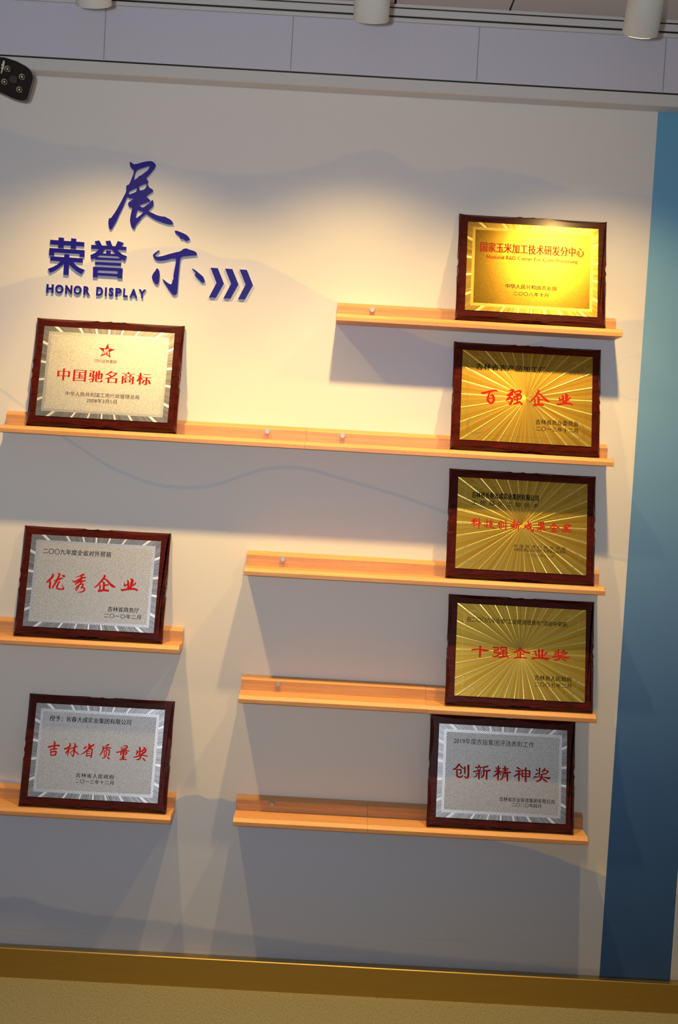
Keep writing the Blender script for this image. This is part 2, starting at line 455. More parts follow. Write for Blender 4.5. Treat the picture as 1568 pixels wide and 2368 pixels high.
# ------------------------------------------------------------------ writing
TXT = bpy.data.collections.new('type'); COL.children.link(TXT)
def type_mesh(s, off=0.0, spacing=1.0, res=3):
    """flat glyph outlines of a line of writing, filled, as a mesh in the xy plane"""
    cu = bpy.data.curves.new('line', 'FONT'); cu.body = s; cu.size = 1.0
    cu.resolution_u = res; cu.offset = off; cu.space_character = spacing
    ob = bpy.data.objects.new('line', cu); TXT.objects.link(ob)
    bpy.context.view_layer.update()
    me = bpy.data.meshes.new_from_object(ob.evaluated_get(bpy.context.evaluated_depsgraph_get()))
    bpy.data.objects.remove(ob); bpy.data.curves.remove(cu)
    return me

def bounds(vs):
    return (min(v[0] for v in vs), max(v[0] for v in vs), min(v[1] for v in vs), max(v[1] for v in vs))

def flat_line(s, x0, x1, z0, z1, style='song', off=0.0):
    """vertices and faces of one line fitted into a box; style is the pen that wrote it"""
    me = type_mesh(s, off)
    if len(s) > 1:                          # open the letters up rather than stretching them
        a, b_, c, d = bounds([v.co for v in me.vertices])
        gap = ((x1-x0)/(z1-z0)*(d-c) - (b_-a))/(len(s)-1)
        if gap > 0.03:
            bpy.data.meshes.remove(me); me = type_mesh(s, off, 1.0+gap)
    vs = [(v.co.x, v.co.y) for v in me.vertices]; fs = [tuple(p.vertices) for p in me.polygons]
    bpy.data.meshes.remove(me)
    if style == 'kai':                      # brush hand: strokes rise to the right
        vs = [(x, y) for x, y in vs]
    nib = {'thin': [(0, 0)], 'song': [(0, 0), (.030, 0), (.015, .006)],
           'midsong': [(0, 0), (.02, 0), (.04, 0), (.055, 0)],
           'boldsong': [(0, 0), (.022, 0), (.044, 0), (.066, 0), (.085, 0)],
           'bold': [(0, 0), (.035, 0), (.07, 0), (0, .03), (.035, .03), (.07, .03)],
           'kai': [(0, 0), (.026, .018), (.052, .036), (.07, .052), (.03, -.012)],
           'li': [(0, 0), (.03, .012), (.06, .02), (.09, .012), (.045, -.014)]}[style]
    V, Fc = [], []
    for k, (dx, dy) in enumerate(nib):
        b = len(V)
        V += [(x+dx, y+dy, -k*2e-5) for x, y in vs]
        Fc += [tuple(i+b for i in f) for f in fs]
    a, b_, c, d = bounds(V)
    sx = (x1-x0)/(b_-a); sz = (z1-z0)/(d-c)
    V = [(x0+(x-a)*sx, y, z0+(z-c)*sz) for x, z, y in V]
    return V, Fc

def lines_obj(name, lines, mat, parent, y):
    V, Fc = [], []
    for ln in lines:
        v, f = flat_line(*ln); b = len(V)
        V += [(p[0], p[1]+y, p[2]) for p in v]; Fc += [tuple(i+b for i in q) for q in f]
    me = bpy.data.meshes.new(name); me.from_pydata(V, [], Fc); me.update()
    return obj(name, me, mat, parent)

def poly_mesh(name, loops, depth, mats, smooth=True):
    """closed outlines (holes included) filled and pushed out of the wall; slot 0 face, slot 1 edge"""
    cu = bpy.data.curves.new('outline', 'CURVE'); cu.dimensions = '2D'; cu.fill_mode = 'BOTH'; cu.extrude = depth/2
    for lp in loops:
        if smooth:
            q = []
            for i in range(len(lp)):
                a, b = lp[i], lp[(i+1) % len(lp)]
                q += [(.75*a[0]+.25*b[0], .75*a[1]+.25*b[1]), (.25*a[0]+.75*b[0], .25*a[1]+.75*b[1])]
            lp = q
        sp = cu.splines.new('POLY'); sp.points.add(len(lp)-1); sp.use_cyclic_u = True
        for p, (x, z) in zip(sp.points, lp): p.co = (x, z, 0, 1)
    return curve_to_slab(name, cu, depth, mats)

def curve_to_slab(name, cu, depth, mats, fit=None):
    ob = bpy.data.objects.new('outline', cu); TXT.objects.link(ob)
    bpy.context.view_layer.update()
    me = bpy.data.meshes.new_from_object(ob.evaluated_get(bpy.context.evaluated_depsgraph_get()))
    bpy.data.objects.remove(ob); bpy.data.curves.remove(cu)
    me.name = name
    if fit:
        a, b, c, d = bounds([v.co for v in me.vertices])
        x0, x1, z0, z1 = fit
        for v in me.vertices:
            v.co.x = x0 + (v.co.x-a)*(x1-x0)/(b-a); v.co.y = z0 + (v.co.y-c)*(z1-z0)/(d-c)
    xs_ = [v.co.x for v in me.vertices]; zs_ = [v.co.y for v in me.vertices]
    cx, cz = (min(xs_)+max(xs_))/2, (min(zs_)+max(zs_))/2
    hz = max(v.co.z for v in me.vertices)
    for v in me.vertices:
        x, z, h = v.co
        v.co = (x-cx, -depth/2 - (h/hz)*depth/2, z-cz)
    me.materials.clear()
    for m in mats: me.materials.append(m)
    bm = bmesh.new(); bm.from_mesh(me)
    bmesh.ops.remove_doubles(bm, verts=bm.verts, dist=1e-6)
    bmesh.ops.recalc_face_normals(bm, faces=bm.faces)
    for f in bm.faces:
        f.smooth = False
        f.material_index = 0 if abs(f.normal.y) > 0.5 else 1
    bm.to_mesh(me); bm.free()
    return me, (cx, cz)

ZHAN=[
[(-598.3,2242.9),(-593.4,2240.3),(-587.9,2236.3),(-583.8,2236.2),(-577.0,2237.9),(-567.1,2241.5),(-557.2,2244.5),(-547.2,2246.5),(-539.7,2246.9),(-534.3,2244.5),(-528.2,2238.4),(-527.8,2235.3),(-529.8,2229.0),(-534.7,2221.3),(-543.0,2210.8),(-552.5,2200.0),(-548.6,2197.2),(-545.2,2192.1),(-546.3,2189.5),(-549.1,2187.5),(-546.0,2182.7),(-541.9,2176.1),(-536.1,2173.9),(-532.2,2171.0),(-531.4,2166.7),(-536.8,2162.7),(-544.1,2157.3),(-549.5,2151.4),(-544.9,2148.5),(-539.7,2145.1),(-537.9,2141.8),(-538.8,2139.8),(-549.3,2135.4),(-559.2,2131.5),(-567.2,2127.9),(-562.6,2124.5),(-557.8,2122.5),(-552.6,2125.6),(-545.3,2130.7),(-538.7,2137.0),(-534.3,2142.9),(-532.5,2145.5),(-529.7,2140.0),(-528.7,2135.1),(-529.5,2128.8),(-533.6,2123.0),(-541.5,2116.3),(-540.1,2113.3),(-533.0,2110.6),(-522.7,2106.1),(-513.8,2103.3),(-508.7,2102.8),(-506.1,2101.8),(-497.3,2102.3),(-490.9,2099.2),(-481.9,2095.4),(-476.6,2090.7),(-474.1,2085.2),(-473.9,2082.7),(-478.7,2081.8),(-486.2,2082.0),(-496.4,2083.6),(-509.2,2087.6),(-515.6,2089.1),(-527.2,2094.0),(-534.9,2098.6),(-540.8,2102.0),(-547.6,2106.6),(-552.7,2101.3),(-559.9,2094.7),(-560.4,2092.2),(-562.8,2088.9),(-567.6,2083.0),(-571.7,2077.2),(-574.9,2070.7),(-576.4,2065.0),(-578.6,2063.7),(-583.8,2067.7),(-587.3,2074.4),(-589.6,2083.0),(-589.8,2091.7),(-588.6,2101.8),(-586.7,2113.1),(-585.1,2120.7),(-590.2,2121.0),(-594.0,2122.7),(-596.5,2126.3),(-597.2,2130.0),(-596.5,2133.7),(-592.2,2137.7),(-585.5,2141.8),(-584.4,2145.4),(-590.7,2144.7),(-596.4,2146.5),(-600.1,2148.5),(-603.7,2139.6),(-608.1,2126.9),(-613.7,2112.8),(-620.5,2097.5),(-624.4,2086.0),(-630.7,2073.2),(-638.8,2058.0),(-644.7,2061.8),(-647.3,2072.3),(-647.8,2081.0),(-646.7,2087.3),(-644.8,2090.5),(-641.5,2088.8),(-636.9,2096.6),(-631.0,2105.6),(-624.1,2118.5),(-616.0,2135.1),(-609.2,2150.5),(-604.0,2160.7),(-604.1,2170.7),(-604.1,2179.1),(-599.9,2179.9),(-596.3,2182.9),(-592.9,2191.2),(-589.7,2201.4),(-586.3,2210.2),(-586.1,2219.0),(-587.4,2220.7),(-594.0,2225.3),(-596.8,2232.0)],
[(-578.5,2218.8),(-573.7,2222.8),(-566.3,2225.7),(-557.7,2229.3),(-542.9,2234.5),(-545.7,2228.1),(-548.5,2222.3),(-553.4,2218.3),(-559.4,2213.0),(-566.7,2207.0),(-572.8,2204.8),(-573.3,2202.0),(-578.8,2197.6),(-584.8,2192.9),(-583.8,2198.0),(-583.6,2205.4),(-581.4,2213.0)],
[(-570.3,2177.6),(-564.1,2181.0),(-554.3,2185.7),(-551.2,2186.1),(-550.1,2181.2),(-551.3,2176.2),(-554.9,2171.6),(-561.0,2168.8),(-566.0,2167.2),(-568.6,2170.2)],
[(-595.4,2163.1),(-588.6,2167.2),(-581.3,2171.3),(-576.4,2173.5),(-575.0,2171.7),(-576.0,2166.0),(-578.4,2162.8),(-585.7,2159.3),(-594.3,2155.3),(-596.9,2156.8),(-596.5,2160.5)],
[(-571.3,2115.5),(-564.6,2113.4),(-558.3,2112.2),(-555.9,2110.5),(-556.2,2108.4),(-562.8,2102.0),(-573.1,2093.3),(-575.1,2095.7),(-574.2,2102.6),(-572.6,2109.5)]]
SHI=[
[(-468.6,2065.4),(-466.4,2066.7),(-462.0,2066.4),(-454.1,2063.7),(-446.1,2061.2),(-438.2,2057.8),(-432.4,2053.7),(-428.9,2049.5),(-426.4,2045.2),(-426.9,2043.6),(-432.4,2042.7),(-433.9,2039.9),(-437.3,2040.2),(-441.9,2043.3),(-447.6,2046.2),(-450.9,2045.0),(-453.7,2046.5),(-455.0,2049.1),(-454.0,2050.8),(-460.3,2055.4),(-466.0,2059.0),(-468.2,2062.2)],
[(-507.9,2012.5),(-513.6,2008.3),(-520.0,2003.5),(-523.4,1999.5),(-524.1,1996.1),(-522.3,1992.4),(-518.2,1987.6),(-514.1,1984.5),(-507.9,1983.8),(-500.2,1983.9),(-492.4,1985.4),(-483.7,1987.9),(-474.9,1990.9),(-467.2,1992.2),(-462.1,1991.9),(-461.4,1988.1),(-461.6,1981.4),(-462.8,1971.4),(-464.5,1961.4),(-465.7,1952.5),(-466.5,1944.7),(-465.7,1940.3),(-466.0,1935.9),(-467.7,1936.3),(-468.4,1931.3),(-469.4,1925.2),(-471.5,1922.5),(-474.3,1923.2),(-480.6,1926.2),(-487.5,1931.3),(-492.1,1934.4),(-495.6,1937.5),(-494.5,1933.2),(-489.5,1926.2),(-483.5,1917.2),(-476.3,1907.6),(-469.2,1899.2),(-464.5,1894.5),(-461.2,1894.1),(-454.1,1897.8),(-453.3,1904.5),(-453.0,1920.0),(-452.6,1935.5),(-452.2,1949.9),(-451.4,1966.6),(-450.6,1983.2),(-449.6,1993.2),(-446.3,1997.2),(-441.9,1999.1),(-433.1,2000.2),(-419.8,2002.6),(-406.5,2003.9),(-405.5,2005.6),(-406.2,2007.8),(-408.0,2012.1),(-412.6,2014.6),(-420.5,2016.9),(-427.3,2018.2),(-431.8,2020.1),(-436.3,2021.0),(-442.9,2019.2),(-446.1,2016.0),(-451.5,2012.4),(-455.8,2010.5),(-462.5,2009.3),(-464.1,2008.4),(-471.2,2006.3),(-480.0,2003.6),(-488.7,2000.3),(-495.3,1997.8),(-504.1,1995.6),(-512.9,1994.2),(-516.3,1994.7),(-518.1,1997.0),(-516.0,2000.4),(-511.2,2005.7),(-506.7,2008.7)],
[(-513.4,1962.7),(-510.3,1963.2),(-506.2,1960.1),(-504.3,1954.7),(-503.3,1947.0),(-503.4,1937.1),(-504.1,1929.3),(-505.8,1923.1),(-507.6,1920.2),(-510.9,1920.1),(-515.0,1922.6),(-519.7,1928.4),(-522.8,1934.9),(-524.1,1938.7),(-522.7,1944.8),(-519.7,1951.1),(-515.5,1956.3),(-513.7,1959.7)],
[(-417.5,1968.7),(-413.6,1967.6),(-406.7,1963.6),(-398.6,1957.4),(-390.5,1951.8),(-385.8,1947.6),(-382.7,1941.7),(-380.7,1934.6),(-382.3,1934.0),(-383.3,1931.2),(-386.1,1931.6),(-391.8,1934.0),(-396.5,1939.3),(-403.6,1945.5),(-408.8,1950.2),(-408.9,1952.4),(-406.4,1957.5),(-409.9,1960.6),(-416.3,1965.8)]]
CHEV=[
[(-367.5,1973.2),(-348.2,1973.1),(-329.7,1933.1),(-348.9,1894.1),(-367.8,1894.0),(-349.5,1933.4)],
[(-328.3,1973.0),(-309.0,1972.9),(-290.5,1932.9),(-309.7,1893.9),(-328.6,1893.8),(-310.3,1933.3)],
[(-289.2,1973.0),(-269.9,1972.9),(-251.4,1933.0),(-270.6,1894.0),(-289.4,1893.8),(-271.2,1933.3)]]
RONG=[[(-805.8,2026.2),(-713.9,2024.8),(-713.8,2013.4),(-805.7,2014.0)],[(-783.4,2033.9),(-769.2,2033.4),(-769.2,2006.1),(-783.8,2006.1)],[(-749.6,2033.5),(-735.8,2032.8),(-735.8,2005.5),(-749.8,2006.0)],[(-807.1,2004.2),(-711.9,2003.6),(-711.8,1992.8),(-807.0,1993.2)],[(-807.1,2004.2),(-794.0,2004.1),(-793.7,1984.4),(-807.1,1984.5)],[(-725.4,2003.6),(-711.9,2003.6),(-711.6,1984.9),(-724.8,1985.4)],[(-803.4,1982.4),(-715.6,1981.2),(-715.7,1969.8),(-803.3,1970.6)],[(-766.0,1990.1),(-752.6,1990.1),(-752.1,1934.5),(-766.0,1934.8)],[(-775.7,1970.5),(-763.1,1969.6),(-770.0,1960.5),(-782.1,1949.4),(-792.2,1942.6),(-802.4,1937.5),(-808.8,1947.9),(-794.8,1953.9),(-782.6,1961.8)],[(-750.6,1970.3),(-741.2,1970.0),(-734.6,1962.5),(-723.9,1955.8),(-709.4,1951.0),(-717.2,1938.6),(-731.8,1946.0),(-744.8,1955.7),(-752.4,1963.5)]]
YU=[[(-685.9,2029.0),(-673.5,2031.8),(-665.1,2017.2),(-677.4,2013.4)],[(-656.8,2031.1),(-644.3,2033.3),(-636.9,2017.7),(-649.3,2015.0)],[(-623.5,2033.4),(-607.8,2029.3),(-613.9,2015.9),(-629.6,2018.2)],[(-694.6,2019.0),(-599.8,2018.8),(-599.8,2009.9),(-694.5,2008.3)],[(-672.2,2013.7),(-656.5,2012.5),(-663.2,1998.6),(-679.3,1985.3),(-691.9,1979.4),(-695.8,1991.2),(-682.0,1998.6),(-674.0,2007.4)],[(-641.9,2013.3),(-628.4,2014.9),(-619.6,2005.3),(-608.8,1997.6),(-597.6,1994.1),(-602.1,1980.3),(-616.7,1987.8),(-632.0,2001.5)],[(-653.1,2006.1),(-641.6,2005.9),(-641.2,1997.8),(-653.7,1997.7)],[(-679.8,1997.7),(-618.2,1998.1),(-617.9,1992.3),(-680.0,1991.9)],[(-682.4,1986.6),(-611.4,1986.5),(-611.6,1981.1),(-682.6,1979.9)],[(-682.3,1974.1),(-611.9,1974.4),(-611.9,1966.9),(-682.4,1966.7)],[(-687.1,1960.6),(-607.0,1960.8),(-606.6,1952.5),(-686.7,1951.5)],[(-687.1,1960.6),(-673.9,1960.7),(-673.7,1932.7),(-686.2,1932.4)],[(-620.0,1960.7),(-607.0,1960.8),(-606.8,1933.4),(-619.8,1933.7)],[(-674.2,1945.1),(-619.3,1945.1),(-619.3,1937.9),(-673.9,1937.9)]]

_k = 3.304/3.285      # outlines sit on the letter faces, 6 mm off the wall
MM = lambda lp: [(x/1000*_k, 1.492+(z/1000-1.492)*_k) for x, z in lp]
SIGN = [M['letter_face'], M['letter_side']]
DEP = 0.006
def sign_piece(name, me_c, label, cat, group):
    me, (cx, cz) = me_c
    o = obj(name, me, SIGN); o.location = (cx, -0.0006, cz)
    return tag(o, label, cat, group)
def block_char(strokes):
    """bold block character: its bars and legs, each cut square, joined in one slab"""
    pts = [p for s in strokes for p in s]
    cx = (min(p[0] for p in pts)+max(p[0] for p in pts))/2000; cz = (min(p[1] for p in pts)+max(p[1] for p in pts))/2000
    bm = bmesh.new()
    for i_, s in enumerate(strokes):
        f = [bm.verts.new((x/1000-cx, -DEP - i_*2.5e-5, z/1000-cz)) for x, z in s]; k = [bm.verts.new((x/1000-cx, 0, z/1000-cz)) for x, z in s]
        bm.faces.new(f); bm.faces.new(k[::-1]); n = len(s)
        for i in range(n): bm.faces.new((f[i], k[i], k[(i+1) % n], f[(i+1) % n])).material_index = 1
    return mesh('wall_character', bm), (cx, cz)
G1 = 'blue cut-out characters of the wall heading'
sign_piece('wall_character', poly_mesh('wall_character', [MM(l) for l in ZHAN], DEP, SIGN), 'large dark blue brush character topmost in the wall heading', 'character', G1)
sign_piece('wall_character', poly_mesh('wall_character', [MM(l) for l in SHI], DEP, SIGN), 'dark blue brush character of four separate strokes left of the chevrons', 'character', G1)
def font_slab(name, s, fit, off, depth=DEP, res=6):
    cu = bpy.data.curves.new('outline', 'FONT'); cu.body = s; cu.size = 1.0; cu.offset = off; cu.extrude = 0.05; cu.resolution_u = res
    a, b = MM([(fit[0], fit[2]), (fit[1], fit[3])])
    return curve_to_slab(name, cu, depth, SIGN, (a[0], b[0], a[1], b[1]))
sign_piece('wall_character', block_char(RONG), 'bold blue block character at far left, directly above HONOR', 'character', G1)
sign_piece('wall_character', block_char(YU), 'bold blue block character with stacked bars, above DISPLAY', 'character', G1)
HON = [('H', -805.7, -786.4, 'blue letter H that begins the word HONOR'), ('O', -782.0, -760.0, 'blue letter O between H and N'), ('N', -755.0, -736.3, 'blue letter N in the middle of HONOR'),
       ('O', -732.5, -711.1, 'blue letter O between N and R'), ('R', -706.1, -688.3, 'blue letter R that ends the word HONOR'), ('D', -671.6, -653.5, 'blue letter D that begins the word DISPLAY'),
       ('I', -648.3, -643.2, 'thin blue letter I between D and S'), ('S', -637.8, -625.2, 'narrow blue letter S between I and P'), ('P', -620.2, -603.6, 'blue letter P between S and L'),
       ('L', -599.0, -587.0, 'blue letter L between P and A'), ('A', -581.7, -560.5, 'blue letter A between L and Y'), ('Y', -557.8, -538.1, 'blue letter Y that ends the word DISPLAY')]
for ch, a, b, lab in HON:
    z0, z1 = (1881.6, 1905.0)
    sign_piece('wall_letter', font_slab('wall_letter', ch, (a, b, z0, z1), 0.046 if ch not in 'I' else 0.0, DEP), lab, 'letter', 'small blue letters of the English heading')
for lp, lab in zip(CHEV, ('leftmost of the three dark blue chevrons, beside the brush character', 'middle one of the three dark blue chevrons', 'rightmost of the three dark blue chevrons')):
    sign_piece('chevron', poly_mesh('chevron', [MM(lp)], DEP, SIGN, False), lab, 'chevron', 'blue chevron arrows pointing right')

# ------------------------------------------------------------------ award plaques
W, H, T, LEAN = 0.400, 0.300, 0.016, R(13.56)
PW, PH, PT = 0.352, 0.250, 0.0016
def edge_inset(u):
    """carved edge: one long scoop, two small bites in the middle, one long scoop"""
    if u > 0.5: u = 1-u
    if u < 0.41:
        q = math.sin(math.pi*u/0.41); return 0.0078*q**0.75, 0.0012*q
    q = math.sin(math.pi*(u-0.41)/0.09); return 0.0032*q, 0.0024*q
def contour(which, base, n=56):
    pts = []
    for side in range(4):
        for i in range(n):
            u = i/n; e = edge_inset(u)[which] + base
            if side == 0: p = (u*W, e)
            elif side == 1: p = (W-e, u*H)
            elif side == 2: p = (W-u*W, H-e)
            else: p = (e, H-u*H)
            if i == 0:                       # mitred corner
                cx = base if side in (0, 3) else W-base
                cz = base if side in (0, 1) else H-base
                p = (cx, cz)
            pts.append((p[0]-W/2, p[1]))
    return pts
def board_mesh():
    bm = bmesh.new()
    rings = []
    for which, base, y in ((1, 0.001, 0.0), (1, 0.0, -0.002), (1, 0.0, -0.0085), (0, 0.0016, -T+0.0008), (0, 0.0028, -T)):
        rings.append([bm.verts.new((x, y, z)) for x, z in contour(which, base)])
    n = len(rings[0])
    for a, b in zip(rings, rings[1:]):
        for i in range(n):
            bm.faces.new((a[i], a[(i+1) % n], b[(i+1) % n], b[i]))
    bm.faces.new(rings[0]); bm.faces.new(rings[-1])
    bmesh.ops.triangulate(bm, faces=[f for f in bm.faces if len(f.verts) > 4])
    return mesh('wooden_board', bm)
def plate_mesh(kind):
    bm = bmesh.new()
    def rect(i, y): return [bm.verts.new((sx*(PW/2-i), y, sz*(PH/2-i))) for sx, sz in ((-1, -1), (1, -1), (1, 1), (-1, 1))]
    rs = [rect(0, 0), rect(0, -PT+0.0003), rect(0.0004, -PT)]
    if kind != 'burst': rs += [rect(0.0140, -PT), rect(0.0215, -PT)]
    for k, (a, b) in enumerate(zip(rs, rs[1:])):
        for i in range(4):
            f = bm.faces.new((a[i], a[(i+1) % 4], b[(i+1) % 4], b[i])); f.material_index = 1 if k == 3 else 0
    f = bm.faces.new(rs[-1]); f.material_index = 0 if kind == 'burst' else 2
    bm.faces.new(rs[0][::-1])
    return mesh('metal_plate', bm)
def ribbon(bm, pts, w, y):
    """flat engraved line of width w along pts"""
    n = len(pts); L_, R_ = [], []
    for i, (x, z) in enumerate(pts):
        a = pts[max(0, i-1)]; b = pts[min(n-1, i+1)]
        dx, dz = b[0]-a[0], b[1]-a[1]; l = math.hypot(dx, dz) or 1
        ww = w*(0.55+0.45*math.sin(math.pi*(i+0.5)/n)) if n > 6 else w
        L_.append(bm.verts.new((x-dz/l*ww/2, y, z+dx/l*ww/2))); R_.append(bm.verts.new((x+dz/l*ww/2, y, z-dx/l*ww/2)))
    for i in range(n-1): bm.faces.new((L_[i], L_[i+1], R_[i+1], R_[i]))
def ornament_mesh():
    """thin engraved frame line that ends in leafy scrolls at the four corners"""
    bm = bmesh.new(); y = -PT-0.0001
    ax, az = PW/2-0.0175, PH/2-0.0165
    ribbon(bm, [(-ax+.05, az), (ax-.05, az)], .0007, y); ribbon(bm, [(-ax+.05, -az), (ax-.05, -az)], .0007, y)
    ribbon(bm, [(-ax, -az+.05), (-ax, az-.05)], .0007, y); ribbon(bm, [(ax, -az+.05), (ax, az-.05)], .0007, y)
    def spiral(cx, cz, r0, turns, a0, sgn):
        return [(cx+r0*(1-t/28)*math.cos(a0+sgn*turns*2*math.pi*t/28), cz+r0*(1-t/28)*math.sin(a0+sgn*turns*2*math.pi*t/28)) for t in range(25)]
    for sx in (-1, 1):
        for sz in (-1, 1):
            P = lambda pts: [(sx*(ax-a), sz*(az-b)) for a, b in pts]
            for pts in (spiral(.004, .016, .0042, 1.3, math.pi/2, 1), spiral(.016, .004, .0042, 1.3, 0, -1), spiral(.0015, .006, .0026, 1.0, 0, 1),
                        spiral(.006, .0015, .0026, 1.0, 1.5, -1), spiral(.028, .002, .0028, 0.9, 2.0, 1), spiral(.002, .028, .0028, 0.9, 5.0, -1)):
                ribbon(bm, P(pts), .0012, y)
            for pts in ([(.004+.0004*t*t/9, .0205+.0028*t) for t in range(9)], [(.0205+.0028*t, .004+.0004*t*t/9) for t in range(9)],
                        [(.002+.0012*t, .034+.0016*t) for t in range(8)], [(.034+.0016*t, .002+.0012*t) for t in range(8)],
                        [(.010+.0012*t, .0065-.0006*t) for t in range(8)], [(.0065-.0006*t, .010+.0012*t) for t in range(8)],
                        [(.022+.0018*t, .0005+.0005*t) for t in range(8)], [(.0005+.0005*t, .022+.0018*t) for t in range(8)]):
                ribbon(bm, P(pts), .0016, y)
    return mesh('border_scrolls', bm)

BOARD = board_mesh()
PLATES = {}
def plaque(x, zshelf, kind, finish, label, headline, captions, extra=None):
    z = zshelf + LEDGE_TOP + 0.0004
    root = empty('award_plaque', (x, -H*math.sin(LEAN)-0.0015, z), (-LEAN, 0, 0))
    tag(root, label, 'plaque', 'award plaques leaning on the shelves')
    b = obj('wooden_board', BOARD, M['rosewood'], root)
    key = (kind, finish)
    if key not in PLATES:
        me = plate_mesh(kind)
        if kind == 'burst': me.materials.append(M['gold_burst'])
        else:
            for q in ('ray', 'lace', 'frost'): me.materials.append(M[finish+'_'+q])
        PLATES[key] = me
    p = obj('metal_plate', PLATES[key], [], root, (0, -T-0.0001, H/2))
    if kind == 'burst':
        if 'orn' not in PLATES: PLATES['orn'] = ornament_mesh()
        obj('border_scrolls', PLATES['orn'], M['gold_line'], p)
    def loc(ls): return [(s, a/1000-PW/2, b_/1000-PW/2, c/1000-PH/2, d/1000-PH/2, *st) for s, a, b_, c, d, *st in ls]
    if isinstance(headline, int): brush_obj(headline, p, -PT-0.00022)
    else: lines_obj('headline', loc(headline), M['red_ink'], p, -PT-0.00022)
    for nm, ls, mt in captions:
        lines_obj(nm, loc(ls), mt, p, -PT-0.00022)
    if extra: extra(p)
    return root
